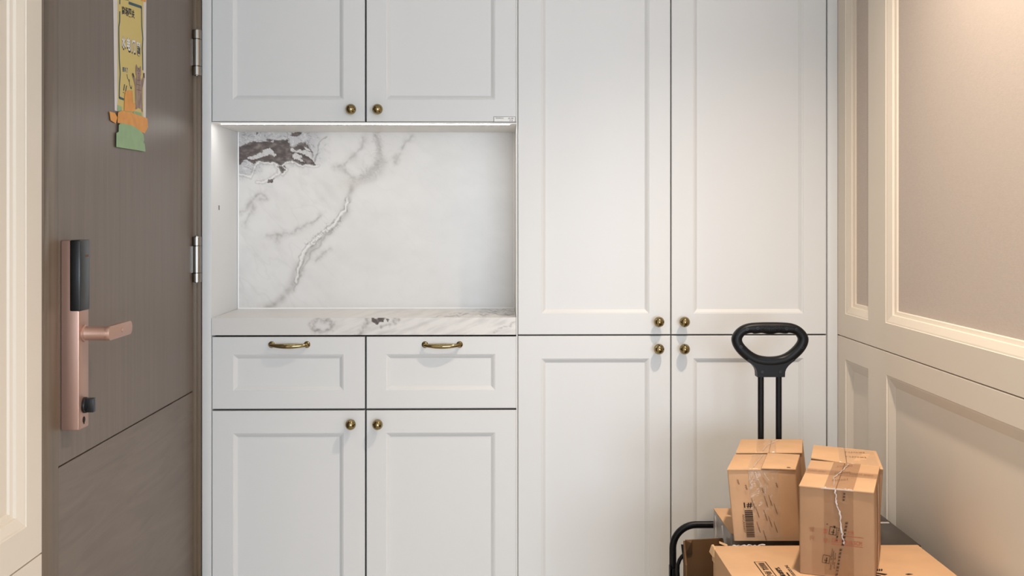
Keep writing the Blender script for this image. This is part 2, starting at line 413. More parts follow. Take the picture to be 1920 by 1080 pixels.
# ---------------------------------------------------------------- cabinets
LX, RX, MXa, MXb = -.7873, .0490, -.3684, -.3636
wc = thing('wall_cabinet', 'white wall cabinet above the marble niche, two framed doors with brass knobs', 'cabinet', (-.37, 3.3, 1.4395))
mb = MB(); mb.box(-.7880, .0485, YF + .022, 3.6, 1.4425, 2.40); mb.build('body', PAINT_IN, wc)
mb = MB(); mb.box(-.7880, .0485, YF + .002, 3.6, 1.4385, 1.4425); mb.build('bottom_panel', NICHE, wc)
d1 = front('door', wc, LX + .001, MXa, 1.4440, 2.396, (-.7305, -.4270, 1.5045, 2.33)); knob(d1, 658, 205)
d2 = front('door', wc, MXb, RX - .0005, 1.4440, 2.396, (-.3100, -.0100, 1.5052, 2.33)); knob(d2, 708, 205)
mb = MB(); mb.box(-.7640, .0300, YF + .010, YF + .0165, 1.4374, 1.4386); mb.build('light_strip', LED, wc, label='glowing light strip along the cabinet underside')
# small printed sticker on the right door
s0 = at_y(925.5, 229, YF - .0005); s1 = at_y(966.5, 218.5, YF - .0005)
mb = MB(); mb.box(s0.x, s1.x, YF - .0008, YF - .0001, s0.z, s1.z); stk = mb.build('sticker', mat('sticker_border', lin(120, 120, 122), .4), d2, label='small white printed sticker')

tc_ = thing('tall_cabinet', 'white tall cabinet right of the niche, four framed doors with brass knobs meeting at centre', 'cabinet', (.48, 3.3, 0))
mb = MB(); mb.box(.0525, .9095, YF + .022, 3.6, .09, 2.40); mb.build('body', PAINT_IN, tc_)
mb = MB(); mb.box(.0525, .9095, YF + .05, 3.5, 0, .09); mb.build('plinth', PAINT, tc_)
mb = MB(); mb.box(.0490, .0520, YF + .003, 3.6, 0, 2.40); mb.build('side_panel', NICHE, tc_)
TB, TT = .8534, .8573
for (x0, x1, h0, h1, ku) in ((.0535, .4747, .1180, .4158, 1235.5), (.4778, .9078, .5385, .8436, 1283.5)):
    d = front('door', tc_, x0, x1, TT, 2.396, (h0, h1, .9150, 2.33)); knob(d, ku, 603.5)
    d = front('door', tc_, x0, x1, .095, TB, (h0, h1, .155, .7905)); knob(d, ku, 654.5)

bc = thing('base_cabinet', 'white base cabinet under the marble counter, two drawers over two doors', 'cabinet', (-.37, 3.3, 0))
mb = MB(); mb.box(-.7875, .0485, YF + .022, 3.6, .09, .852); mb.build('body', PAINT_IN, bc)
mb = MB(); mb.box(-.7875, .0485, YF + .05, 3.5, 0, .09); mb.build('plinth', PAINT, bc)
for (x0, x1, h0, h1, ku, ha, hb, side) in ((LX + .001, MXa, -.7290, -.4270, 657.5, 503.5, 581.5, 'left'), (MXb, RX - .0005, -.3100, -.0100, 708, 791, 867.5, 'right')):
    d = front('drawer', bc, x0, x1, .6545, .8520, (h0, h1, .7045, .8035)); bow_handle(d, ha, hb, 646)
    d = front('door', bc, x0, x1, .095, .6490, (h0, h1, .155, .5875)); knob(d, ku, 796)

# ---------------------------------------------------------------- marble
def fbm(x, y, o=4, s=0.0):
    return noise.fractal(Vector((x, y, s)), 1.0, 2.1, o, noise_basis='PERLIN_ORIGINAL')
def inpoly(x, y, poly):
    r = False; n = len(poly); j = n - 1
    for i in range(n):
        xi, yi = poly[i]; xj, yj = poly[j]
        if (yi > y) != (yj > y) and x < (xj - xi) * (y - yi) / (yj - yi) + xi: r = not r
        j = i
    return r
def bbox(poly, m=14):
    xs = [p[0] for p in poly]; ys = [p[1] for p in poly]; return (min(xs) - m, max(xs) + m, min(ys) - m, max(ys) + m)
def pdist(x, y, line):
    best = 1e9
    for (ax, ay), (bx, by) in zip(line, line[1:]):
        dx, dy = bx - ax, by - ay; L = dx * dx + dy * dy
        t = max(0, min(1, ((x - ax) * dx + (y - ay) * dy) / L)) if L else 0
        e = math.hypot(x - ax - dx * t, y - ay - dy * t)
        if e < best: best = e
    return best
Z6 = lambda pts: [(440 + x / 6.0, 240 + y / 6.0) for x, y in pts]
DARK = [Z6([(30, 208), (130, 180), (200, 150), (330, 165), (430, 165), (440, 140), (520, 132), (590, 140), (612, 190), (632, 225), (700, 205), (720, 170), (790, 172), (830, 225), (870, 270), (890, 330), (860, 330), (920, 415), (830, 405), (740, 418), (680, 400), (640, 372), (560, 390), (530, 424), (470, 420), (440, 395), (310, 390), (290, 365), (215, 400), (150, 362), (100, 372), (30, 425)]),
        Z6([(465, 430), (575, 425), (565, 480), (530, 512), (505, 480)]), Z6([(618, 85), (655, 45), (760, 45), (720, 92), (650, 97)]), Z6([(345, 150), (370, 120), (430, 140), (400, 165)]),
        Z6([(345, 610), (400, 575), (450, 560), (440, 605)]), Z6([(240, 62), (262, 45), (275, 50), (250, 72)])]
WHITE = [Z6([(140, 350), (170, 315), (305, 290), (325, 250), (400, 232), (430, 265), (465, 300), (440, 320), (400, 292), (330, 330), (215, 350)]),
         Z6([(645, 300), (690, 280), (755, 320), (735, 350), (785, 380), (720, 375), (655, 345)]),
         Z6([(625, 225), (700, 252), (785, 243), (865, 290), (890, 345), (840, 330), (765, 290), (640, 262)]), Z6([(760, 205), (800, 215), (850, 265), (800, 250)])]
DB = [bbox(p) for p in DARK]; WB = [bbox(p) for p in WHITE]
EDGE = Z6([(30, 520), (120, 530), (180, 555), (200, 500), (225, 430), (290, 372), (330, 398), (440, 400), (500, 470), (495, 515), (430, 555), (330, 600), (250, 610)])
EDGE2 = Z6([(530, 520), (580, 462), (535, 425), (555, 395), (640, 375), (690, 405), (760, 425), (940, 428)])
EDGE3 = Z6([(1040, 100), (960, 150), (935, 200), (930, 280), (900, 370)])
EDGE4 = Z6([(590, 60), (610, 170), (640, 215), (720, 190), (790, 165), (830, 200), (880, 330)])
MAIN = [(702, 252), (712, 275), (713, 298), (706, 312), (690, 325), (672, 337), (660, 348), (654, 362), (652, 376), (649, 390), (640, 404), (629, 416), (617, 430), (600, 444), (583, 464), (570, 480), (565, 497), (560, 514), (553, 529), (540, 549), (524, 562), (508, 570), (496, 578)]
CORE = [(650, 370), (651, 382), (646, 394), (634, 409), (622, 424), (606, 436), (590, 450), (577, 464), (566, 482), (562, 500), (558, 518), (552, 530)]
SIDE = [(618, 436), (602, 452), (588, 470), (575, 488), (568, 508), (560, 528), (548, 545)]
BR = [[(643, 315), (650, 322), (662, 335)], [(684, 258), (676, 278), (660, 296), (646, 308), (627, 313)], [(600, 404), (575, 424), (552, 434), (524, 440), (502, 442)], [(524, 440), (521, 450)],
      [(478, 366), (492, 362), (497, 372), (488, 374)], [(446, 400), (462, 390), (476, 376), (480, 366)], [(458, 420), (466, 408), (474, 398), (476, 384)], [(770, 256), (752, 282), (740, 302)], [(592, 487), (601, 478), (620, 466)]]
def sstep(a, b, x):
    t = max(0, min(1, (x - a) / (b - a))); return t * t * (3 - 2 * t)
def mixc(a, b, t): return tuple(p + (q - p) * t for p, q in zip(a, b))
C_BASE = lin(230, 227, 223)[:3]; C_DARK = lin(92, 80, 76)[:3]; C_GREY = lin(150, 143, 138)[:3]; C_WHITE = lin(240, 237, 232)[:3]; C_BEIGE = lin(204, 196, 184)[:3]
def ridge(a, k): return math.exp(-(a / k) ** 2)
def back_colour(x, y):
    n1 = fbm(x / 16, y / 16, 4, 1.3); n2 = fbm(x / 16, y / 16, 4, 7.7)
    wx = x + 5.0 * n1; wy = y + 5.0 * n2
    sx = x + 12 * fbm(x / 60, y / 60, 3, 2.2); sy = y + 12 * fbm(x / 60, y / 60, 3, 9.1)
    c = mixc(C_BASE, C_GREY, max(0, min(.12, .035 + .07 * fbm(x / 70, y / 50, 4, 4.4))))
    left = 1 - sstep(560, 780, x + .5 * (y - 400))
    c = mixc(c, C_GREY, (.02 + .05 * left) * ridge(fbm((x + y) / 130, (y - x) / 46, 3, 5.5), .06))
    c = mixc(c, C_GREY, left * max(0, .16 * fbm((x + y) / 80, (y - x) / 40, 4, 15.5)))
    # broad soft grey around the long vein, cloudier at its upper end
    if 480 < x < 740:
        d = pdist(sx, sy, MAIN); up = 1 - sstep(330, 360, y)
        wdt = 7.5 + 9 * up * sstep(285, 305, y)
        c = mixc(c, C_GREY, max(0, (.34 + .10 * up) * ridge(d, wdt) * (.8 + .7 * fbm(x / 20, y / 20, 3, 3))))
        d = pdist(wx, wy, MAIN)
        c = mixc(c, C_GREY, max(0, .40 * ridge(d, 4.5) * (.75 + .8 * fbm(x / 12, y / 12, 3, 6)) * (1 - .75 * up)))
        if up > 0:
            c = mixc(c, lin(128, 118, 112)[:3], max(0, up * .30 * ridge(d, 15) * ridge(fbm(x / 22, y / 16, 3, 16), .06)))
            c = mixc(c, C_WHITE, max(0, up * .5 * ridge(d, 9) * ridge(fbm(x / 20, y / 14, 3, 18), .06)))
            c = mixc(c, C_GREY, up * .26 * math.exp(-((x - 697) / 20) ** 2 - ((y - 318 + .8 * (x - 697)) / 9) ** 2))
        if x < 668 and y > 358:
            d2 = pdist(wx, wy, CORE); k = sstep(362, 380, y)
            cw = 2.3 + 1.6 * ridge(y - 436, 14) + .8 * n1
            c = mixc(c, C_WHITE, k * .95 * ridge(d2, max(1.2, cw)))
            c = mixc(c, lin(126, 117, 112)[:3], k * .75 * ridge(d2 - cw - 1.5, 1.1) * max(0, min(1, .5 + 1.2 * fbm(x / 9, y / 9, 2, 8))))
            if 412 < y < 458: c = mixc(c, lin(120, 112, 107)[:3], .8 * ridge(d2, 8) * ridge(fbm(x / 8, y / 8, 3, 44), .05))
            d3 = pdist(wx, wy, SIDE); c = mixc(c, C_GREY, .42 * ridge(d3, 1.3)); c = mixc(c, C_GREY, .16 * ridge(d3, 5))
    for k, b in enumerate(BR):
        if min(p[0] for p in b) - 22 < x < max(p[0] for p in b) + 22 and min(p[1] for p in b) - 22 < y < max(p[1] for p in b) + 22:
            dd = pdist(wx, wy, b); m = .7 + .6 * fbm(x / 8, y / 8, 2, k)
            c = mixc(c, C_GREY, max(0, .30 * ridge(dd, 6.5) * m)); c = mixc(c, C_GREY, max(0, .36 * ridge(dd, 2.0) * m))
    if x < 620 and y < 352:
        lim = 318 + 26 * (1 - sstep(447, 520, x))
        up = (1 - sstep(lim - 26, lim, y + 6 * n1)) * (1 - sstep(575, 625, x + 8 * n2))
        c = mixc(c, lin(186, 184, 186)[:3], .75 * up)
        c = mixc(c, lin(104, 97, 94)[:3], up * .65 * ridge(fbm(x / 20, y / 13, 4, 11), .035))
        c = mixc(c, C_WHITE, up * .55 * ridge(fbm(x / 22, y / 13, 4, 19), .05))
        n3 = fbm(x / 5, y / 5, 3, 71); n4 = fbm(x / 5, y / 5, 3, 75)
        vx = x + 2.4 * n1 + 1.8 * n3; vy = y + 2.4 * n2 + 1.8 * n4
        dk = any(b[0] < vx < b[1] and b[2] < vy < b[3] and inpoly(vx, vy, p) for p, b in zip(DARK, DB))
        wh = any(b[0] < vx < b[1] and b[2] < vy < b[3] and inpoly(vx, vy, p) for p, b in zip(WHITE, WB))
        if wh: c = mixc(mixc(c, lin(214, 211, 208)[:3], .85), C_GREY, .5 * ridge(fbm(x / 9, y / 7, 3, 23), .05))
        elif dk:
            c = mixc(C_DARK, lin(150, 138, 132)[:3], max(0, min(.75, .08 + .9 * fbm(x / 13, y / 8, 4, 13))))
            c = mixc(c, lin(66, 60, 58)[:3], max(0, min(.7, 1.2 * fbm(x / 18, y / 9, 4, 33))))
        for e in (EDGE, EDGE2):
            de = pdist(vx, vy, e); c = mixc(c, C_WHITE, .85 * ridge(de, 1.0)); c = mixc(c, C_GREY, .34 * ridge(de - 2.8, 1.3))
        for e in (EDGE3, EDGE4):
            de = pdist(vx, vy, e); c = mixc(c, lin(128, 122, 120)[:3], .7 * ridge(de, 1.1))
    d = math.hypot((x - 655) / 40, (y - 345) / 16)
    c = mixc(c, C_BEIGE, .30 * math.exp(-d * d))
    return c
C_DK2 = [[(697, 594), (721, 594), (716, 603), (706, 611), (698, 606)], [(722, 597), (734, 600), (726, 604)]]
F_V = [[(586, 606), (596, 600), (612, 601), (624, 606), (622, 618), (606, 624), (588, 620), (590, 610)], [(690, 596), (688, 612), (672, 628)], [(748, 600), (735, 608), (715, 615)], [(968, 606), (950, 613), (930, 621)]]
F_T = [[(968, 584), (900, 587), (850, 592), (810, 597)], [(966, 590), (880, 591), (820, 596)], [(960, 580), (900, 580), (840, 588)]]
def counter_colour(x, y, top):
    wx = x + 6 * fbm(x / 14, y / 14, 4, 21); wy = y + 5 * fbm(x / 14, y / 14, 4, 27)
    c = mixc(C_BASE, C_GREY, max(0, min(.3, .08 + .3 * fbm(x / 40, (y + x * .35) / 9, 4, 31) * sstep(560, 700, x))))
    if top:
        for b in F_T: c = mixc(c, C_GREY, .9 * math.exp(-(pdist(wx, wy, b) / 1.2) ** 2) * max(0, .6 + fbm(x / 12, y / 6, 2, 2)))
        return c
    for k, b in enumerate(F_V):
        c = mixc(c, C_GREY, max(0, .65 * math.exp(-(pdist(wx, wy, b) / (5, 5, 2.5, 1.6)[k]) ** 2) * (.7 + .9 * fbm(x / 7, y / 7, 3, k))))
    if any(inpoly(wx, wy, p) for p in C_DK2): c = mixc(C_DARK, C_GREY, max(0, min(.5, fbm(x / 5, y / 5, 2, 3))))
    return c
def stone_object(name, mb, cols, parent=None):
    o = mb.build(name, MARBLE, parent, fix=False)
    a = o.data.color_attributes.new('stone', 'FLOAT_COLOR', 'POINT')
    flat = []
    for c in cols: flat += [c[0], c[1], c[2], 1.0]
    a.data.foreach_set('color', flat)
    return o
YB = 3.30
mb = MB(); NU, NV = 430, 272
mb.grid(lambda s, t: (-.7875 + .8360 * s, YB, 1.4385 - .5330 * t), NU, NV)
cols = []
for j in range(NV + 1):
    for i in range(NU + 1): cols.append(back_colour(446 + 519.5 * i / NU, 248 + 329 * j / NV))
n0 = len(mb.v); mb.box(-.7875, .0485, YB + .0003, YB + .012, .9055, 1.4385); cols += [C_BASE] * (len(mb.v) - n0)
mp_ = thing('marble_panel', 'white veined marble back panel of the niche with dark patch at upper left', 'panel', (-.37, YB, .905))
stone_object('slab', mb, cols, mp_)
mb = MB(); mb.box(-.7875, -.7838, YB - .0030, YB, .9045, 1.4385); mb.box(-.7838, .0485, YB - .0030, YB, .9045, .9080); mb.build('caulk_line', CAULK, mp_, label='white caulk line')
mb = MB(); mb.box(.0455, .0485, YB - .0025, YB, .907, 1.4385); mb.build('caulk_line', CAULK, mp_)
# the counter: front edge and top carry their own veins
mb = MB(); cols = []; CX0, CX1, CZ0, CZ1, CY0 = -.7872, .0478, .8572, .9045, 2.9985
nu, nv = 430, 26
mb.grid(lambda s, t: (CX0 + (CX1 - CX0) * s, CY0, CZ1 - (CZ1 - CZ0) * t), nu, nv)
for j in range(nv + 1):
    for i in range(nu + 1): cols.append(counter_colour(397 + 573 * i / nu, 596 + 33 * j / nv, False))
mb.grid(lambda s, t: (CX0 + (CX1 - CX0) * s, CY0 + (YB - CY0) * (1 - t), CZ1), nu, 40)
for j in range(41):
    for i in range(nu + 1): cols.append(counter_colour(397 + 573 * i / nu, 577 + 20 * j / 40, True))
n0 = len(mb.v)
mb.face([(CX0, CY0, CZ0), (CX1, CY0, CZ0), (CX1, YB, CZ0), (CX0, YB, CZ0)]); mb.face([(CX0, CY0, CZ0), (CX0, YB, CZ0), (CX0, YB, CZ1), (CX0, CY0, CZ1)]); mb.face([(CX1, CY0, CZ0), (CX1, YB, CZ0), (CX1, YB, CZ1), (CX1, CY0, CZ1)]); mb.face([(CX0, YB, CZ0), (CX1, YB, CZ0), (CX1, YB, CZ1), (CX0, YB, CZ1)])
cols += [C_BASE] * (len(mb.v) - n0)
ct = stone_object('countertop', mb, cols)
ct['label'] = 'white grey-veined marble countertop slab along the niche bottom'; ct['category'] = 'countertop'

# ---------------------------------------------------------------- lettering
_tcache = {}
def text_shape(s, bold=0.0):
    key = (s, bold)
    if key not in _tcache:
        c = bpy.data.curves.new('t', 'FONT'); c.body = s; c.resolution_u = 2; c.offset = bold
        o = bpy.data.objects.new('t', c); COL.objects.link(o); bpy.context.view_layer.update()
        me = bpy.data.meshes.new_from_object(o.evaluated_get(bpy.context.evaluated_depsgraph_get()))
        vs = [v.co.copy() for v in me.vertices]; fs = [list(p.vertices) for p in me.polygons]
        bpy.data.objects.remove(o); bpy.data.curves.remove(c); bpy.data.meshes.remove(me)
        x0 = min(v.x for v in vs); x1 = max(v.x for v in vs); y0 = min(v.y for v in vs); y1 = max(v.y for v in vs)
        _tcache[key] = ([((v.x - x0) / (x1 - x0), (v.y - y0) / max(1e-6, y1 - y0)) for v in vs], fs)
    return _tcache[key]
def put_text(mb, s, quad, fn, bold=0.0):
    """quad: bottom-left, bottom-right, top-right, top-left in face coordinates; fn maps a face coordinate to the world"""
    vs, fs = text_shape(s, bold); b = len(mb.v)
    q = [Vector((p[0], p[1], 0)) for p in quad]
    for (x, y) in vs:
        p = q[0] * (1 - x) * (1 - y) + q[1] * x * (1 - y) + q[2] * x * y + q[3] * (1 - x) * y
        mb.v.append(Vector(fn(p.x, p.y)))
    mb.f += [[b + i for i in f] for f in fs]
def put_poly(mb, pts, fn): mb.face([fn(*p) for p in pts])
def put_line(mb, pts, w, fn):
    pts = [Vector((p[0], p[1])) for p in pts]
    for a, b in zip(pts, pts[1:]):
        d = (b - a); n = Vector((-d.y, d.x)).normalized() * w / 2
        mb.face([fn(*(a + n)), fn(*(b + n)), fn(*(b - n)), fn(*(a - n))])
def flat(mb, name, m, parent, **k):
    o = mb.build(name, m, parent, fix=False, **k)
    if name in ('tape_print', 'print', 'red_print', 'stamp', 'barcode', 'small_lettering', 'cat_markings', 'arrow_print', 'border_print'): o['kind'] = 'stuff'
    return o
# sticker print
mb = MB(); fn = lambda u, v: at_y(u, v, YF - .0009)
put_poly(mb, [(926.6, 228.0), (965.6, 228.0), (965.6, 219.2), (926.6, 219.2)], fn)
face = mb
mb2 = MB(); fn2 = lambda u, v: at_y(u, v, YF - .0011)
put_text(mb2, 'TENNOC', [(928.5, 222.9), (944.5, 222.9), (944.5, 219.9), (928.5, 219.9)], fn2)
put_text(mb2, '衣柜', [(952.5, 223.6), (963, 223.6), (963, 220.4), (952.5, 220.4)], fn2)
put_text(mb2, '73', [(955, 227.2), (961, 227.2), (961, 224.6), (955, 224.6)], fn2)
# parts of a part are the deepest level: the sticker stays one part, built of border, face and print with three materials
def join_into(o, mbs):
    me = o.data; bm = bmesh.new(); bm.from_mesh(me); off = wloc(o)
    for m_, mt in mbs:
        me.materials.append(mt); k = len(me.materials) - 1
        vs = [bm.verts.new(v - off) for v in m_.v]
        for f in m_.f:
            try: fc = bm.faces.new([vs[i] for i in f]); fc.material_index = k
            except ValueError: pass
    bm.to_mesh(me); bm.free()
join_into(stk, [(face, STICK), (mb2, INK)])

# ---------------------------------------------------------------- poster on the door
def on_door(off): return lambda u, v: at_x(u, v, XD) + Vector((off, 0, 0))
po = thing('poster', 'yellow notice with a standing cat, taped to the brown door', 'poster', tuple(at_x(242, 214, XD)))
mb = MB(); a = [at_x(211.5, -40, XD), at_x(273.5, -40, XD), at_x(272.5, 226, XD), at_x(214.5, 207, XD)]
mb.prism([v + Vector((.0004, 0, 0)) for v in a], (.0008, 0, 0)); mb.build('sheet', PAPER, po)
mb = MB(); put_poly(mb, [(219, -40), (268, -40), (267.6, 222), (219.5, 206)], on_door(.0014)); flat(mb, 'yellow_print', YELLOW, po)
mb = MB(); fn = on_door(.0017)
L_ = [(223.2, -40), (223.2, 8), None, (223.2, 21), (223, 40), (221.4, 50), (221.5, 70), (222.3, 110), (224, 138), (222.6, 160), (222.2, 184)]
seg = []
for p in L_ + [None]:
    if p is None:
        if len(seg) > 1: put_line(mb, seg, 1.9, fn)
        seg = []
    else: seg.append(p)
put_line(mb, [(264, 13), (264.6, 50), (266.6, 72), (265.4, 90), (266.2, 110), (266.6, 132)], 1.7, fn)
put_poly(mb, [(239.8, 2.5), (264.3, 11.2), (264.3, 16.3), (239.8, 8)], fn); put_poly(mb, [(232, -4), (239.8, -1), (239.8, 1), (232, 0)], fn)
put_poly(mb, [(222, 180.5), (231, 184.5), (231, 188.5), (222, 185.5)], fn)
flat(mb, 'border_print', TEAL, po)
mb = MB()
def px_text(mb, s, u0, u1, vl, vr, h, fn, bold=.02, hr=None):
    hr = hr or h
    put_text(mb, s, [(u0, vl + h), (u1, vr + hr), (u1, vr), (u0, vl)], fn, bold)
for i, ch in enumerate('离场四关'):
    u = 227 + i * 6.1; v = 10.5 + i * 2.2; m1 = MB(); px_text(m1, ch, u, u + 5.6, v, v + 2, 16.5, fn, .035); flat(m1, 'letter', NAVY, po)
def shadow_word():
    for i, ch in enumerate('水电门窗'):
        u = 226.8 + i * 9.2; v = 65.5 + i * 3.7; mbd = MB(); mbw = MB()
        put_text(mbd, ch, [(u + .6, v + 27.5), (u + 7.8, v + 30.5), (u + 7.8, v + 3.0), (u + .6, v)], on_door(.0017), .05)
        put_text(mbw, ch, [(u, v + 24), (u + 7.0, v + 27), (u + 7.0, v + 2.5), (u, v)], on_door(.0021), .045)
        flat(mbd, 'letter_shadow', NAVY, po); flat(mbw, 'letter', WHITEP, po, label='white letter')
shadow_word()
put_line(mb, [(236.5, 139), (238, 147), (241, 153), (241.5, 159), (245, 166)], .9, fn); put_line(mb, [(240, 152.5), (241.2, 153.5), (241, 148)], .8, fn); put_line(mb, [(242.6, 164), (245.2, 167), (245.6, 160.5)], .9, fn)
put_line(mb, [(232.2, 158), (230.4, 170)], 1.5, fn); put_line(mb, [(236, 160.5), (234, 172)], 1.5, fn)
put_line(mb, [(230, 172.5), (229.7, 174.5)], 1.5, fn); put_line(mb, [(233.6, 174.2), (233.2, 176)], 1.5, fn)
flat(mb, 'arrow_print', NAVY, po)
mb = MB(); px_text(mb, '都关了', 228, 238.6, 125, 127, 9.6, fn, .02); flat(mb, 'small_lettering', BLUEP, po)
mb = MB(); fn = on_door(.0022)
cat = [(252.8, 126.5), (254, 120), (256.6, 127), (260.0, 127), (262.2, 123.5), (262.6, 132), (263, 139), (262, 145), (264.5, 152), (266.6, 144), (267, 137), (269, 137), (269.3, 146), (267, 158), (265.4, 166), (265.2, 186), (265.6, 200), (266, 209), (264.4, 210.5), (262.8, 204), (257, 202.5), (254.6, 204.8), (252, 204.6), (253.2, 199.5), (252, 188), (251.8, 176), (251.6, 162), (248.8, 150), (245.8, 140), (246.6, 136.8), (248.6, 137.8), (250.6, 144), (253.6, 149), (254.4, 143), (252.6, 139), (252.4, 132)]
put_poly(mb, cat, fn); flat(mb, 'cat_print', CATF, po, label='printed brown tabby cat with raised front legs')
mb = MB(); fn = on_door(.0025)
for (u, v, r) in ((255.6, 132.5, .7), (259.4, 133.2, .7)): put_poly(mb, [(u + r * math.cos(a), v + 1.3 * r * math.sin(a)) for a in [PI * k / 4 for k in range(8)]], fn)
put_line(mb, [(256.6, 137.5), (258.8, 137.8)], .9, fn); put_line(mb, [(257, 128.5), (257.2, 130.5)], .7, fn); put_line(mb, [(258.6, 128.6), (258.6, 130.6)], .7, fn)
put_poly(mb, [(267, 137), (269, 137), (269.2, 146), (267.6, 146)], fn); put_poly(mb, [(246, 139.5), (246.6, 136.8), (248.4, 137.8), (250.2, 143.5), (248.4, 146)], fn)
put_line(mb, [(255, 150), (261, 151)], .7, fn); put_line(mb, [(254, 158), (262, 160)], .7, fn); put_line(mb, [(254, 168), (263, 170)], .7, fn)
flat(mb, 'cat_markings', CATD, po)
def tape_piece(name, pts, m, off, th=.0005):
    mb = MB(); mb.prism([at_x(u, v, XD) + Vector((off, 0, 0)) for u, v in pts], (th, 0, 0)); return mb.build(name, m, po)
tape_piece('tape', [(219, 197), (226, 200), (226, 210), (219, 207.5)], GREEN, .0022)
tape_piece('tape', [(248, 208), (263.5, 212), (263.5, 221), (248, 216)], GREEN, .0022)
tape_piece('tape', [(232.5, 171), (246, 169.8), (247.5, 193), (251, 194), (250.5, 209), (231, 208), (231.5, 186)], ORANGE, .0027)
tape_piece('tape', [(203, 209), (213, 211.5), (218, 220), (215, 231.5), (205.5, 225.5)], ORANGE, .0022)
tape_piece('tape', [(218.5, 211), (225, 207.5), (250, 213.5), (273.5, 222), (274.8, 238), (268.5, 250), (262, 247.5), (245, 238), (229, 234), (217.5, 230)], ORANGE, .0032)
tape_piece('tape', [(219.5, 234), (224, 230.6), (246, 236), (257, 243.5), (264, 249.5), (265.8, 253), (267, 262), (265.8, 266.5), (268.2, 271), (269.5, 284.3), (214.8, 275.5), (215, 249.5), (219.3, 247)], GREEN, .0038)
tape_piece('tape', [(262, -14), (272, -14), (271.5, 4), (262.5, 1)], ORANGE, .0022)

# ---------------------------------------------------------------- cartons
class Hexa:
    """a carton by its four bottom and four top corners (front-left, front-right, back-right, back-left)"""
    def __init__(s, b, t): s.b = [Vector(p) for p in b]; s.t = [Vector(p) for p in t]
    def p(s, u, v, h):
        q = lambda c: c[0] * (1 - u) * (1 - v) + c[1] * u * (1 - v) + c[2] * u * v + c[3] * (1 - u) * v
        return q(s.b) * (1 - h) + q(s.t) * h
    def size(s): return ((s.t[1] - s.t[0]).length, (s.t[3] - s.t[0]).length, (s.t[0] - s.b[0]).length)
    def front(s, eps=.0006): e = eps / s.size()[1]; return lambda u, h: s.p(u, -e, h)
    def top(s, eps=.0006): e = eps / s.size()[2]; return lambda u, v: s.p(u, v, 1 + e)
    def left(s, eps=.0006): e = eps / s.size()[0]; return lambda v, h: s.p(-e, v, h)
    def right(s, eps=.0006): e = eps / s.size()[0]; return lambda v, h: s.p(1 + e, v, h)
def carton(name, label, hx, m, group=None, flaps='along', fm=None, sag=0.0, th=.003, lift=(0, 0)):
    base = (hx.b[0] + hx.b[1] + hx.b[2] + hx.b[3]) / 4
    t = thing(name, label, 'box', tuple(base), group)
    mb = MB(); W, D, H = hx.size(); n = 10
    # walls with a slight bulge
    def wall(f, bul):
        mb.grid(lambda s_, r: f(s_, r, bul * math.sin(PI * s_) * math.sin(PI * r)), n, n)
    ht = 1 - th / H
    wall(lambda s_, r, b: hx.p(s_, -b / D, r * ht), sag); wall(lambda s_, r, b: hx.p(s_, 1 + b / D, r * ht), sag)
    wall(lambda s_, r, b: hx.p(-b / W, s_, r * ht), sag); wall(lambda s_, r, b: hx.p(1 + b / W, s_, r * ht), sag)
    mb.face([hx.p(0, 0, 0), hx.p(1, 0, 0), hx.p(1, 1, 0), hx.p(0, 1, 0)]); mb.face([hx.p(0, 0, ht), hx.p(1, 0, ht), hx.p(1, 1, ht), hx.p(0, 1, ht)])
    mb.build('body', m, t, bevel=.0036, seg=3)
    if flaps:
        e = .0008
        for k in (0, 1):
            mb = MB()
            if flaps == 'along':      # two flaps that meet in a line running from front to back
                a, b = (e / W - .004, .5 - .0008 / W) if k == 0 else (.5 + .0008 / W, 1.004 - e / W); c, d = -.003 / D, 1 + .003 / D
            else: 
                a, b = -.004, 1.004; c, d = (-.003 / D, .5 - .0008 / D) if k == 0 else (.5 + .0008 / D, 1 + .003 / D)
            h0, h1 = ht + .0002 / H, 1.0; L = lift[k] / H
            mid = lambda u, v, h: hx.p(u, v, h + L * ((1 - abs(u - .5) * 2) if flaps == 'along' else (1 - abs(v - .5) * 2)))
            mb.hexa([mid(a, c, h0), mid(b, c, h0), mid(b, d, h0), mid(a, d, h0)], [mid(a, c, h1), mid(b, c, h1), mid(b, d, h1), mid(a, d, h1)])
            mb.build('flap', fm or m, t, bevel=.0009, seg=2)
    return t
def strip(mb, pts_l, pts_r):
    for i in range(len(pts_l) - 1): mb.face([pts_l[i], pts_r[i], pts_r[i + 1], pts_l[i + 1]])
def tape_over(t, hx, u0, u1, front_to, name='tape', m=None, skew=0.0, back_from=1.0):
    """one strip over the top from back to front and down the front face to height front_to"""
    mb = MB(); ft = hx.front(.0012); tp = hx.top(.0012); L = []; R = []
    n = 6
    for i in range(n + 1):
        v = back_from * (1 - i / n); L.append(tp(u0 + skew * (1 - v), v)); R.append(tp(u1 + skew * (1 - v), v))
    for i in range(n + 1):
        h = 1 - (1 - front_to) * i / n; f2 = hx.front(.0012 + .0032 * math.sin(PI * h)); L.append(f2(u0 + skew, h)); R.append(f2(u1 + skew, h))
    strip(mb, L, R)
    return mb.build(name, m or TAPE, t, fix=False, smooth=True)
def crease(t, pts, r=.0022, name='tape_crease'):
    mb = MB(); rnd = random.Random(len(pts) * 7 + int(1000 * pts[0].x)); P2 = []; R = []
    for a, b in zip(pts, pts[1:]):
        n = 7
        for i in range(n):
            q = a.lerp(b, i / n); P2.append(q + Vector((rnd.uniform(-1, 1), rnd.uniform(-.3, .3), rnd.uniform(-1, 1))) * r * .6); R.append(r * rnd.uniform(.45, 1.1))
    P2.append(pts[-1]); R.append(r * .3)
    mb.tube(P2, [q * .8 for q in R], 5); return mb.build(name, TAPE_C, t)
ZT = .482; ZP = .126
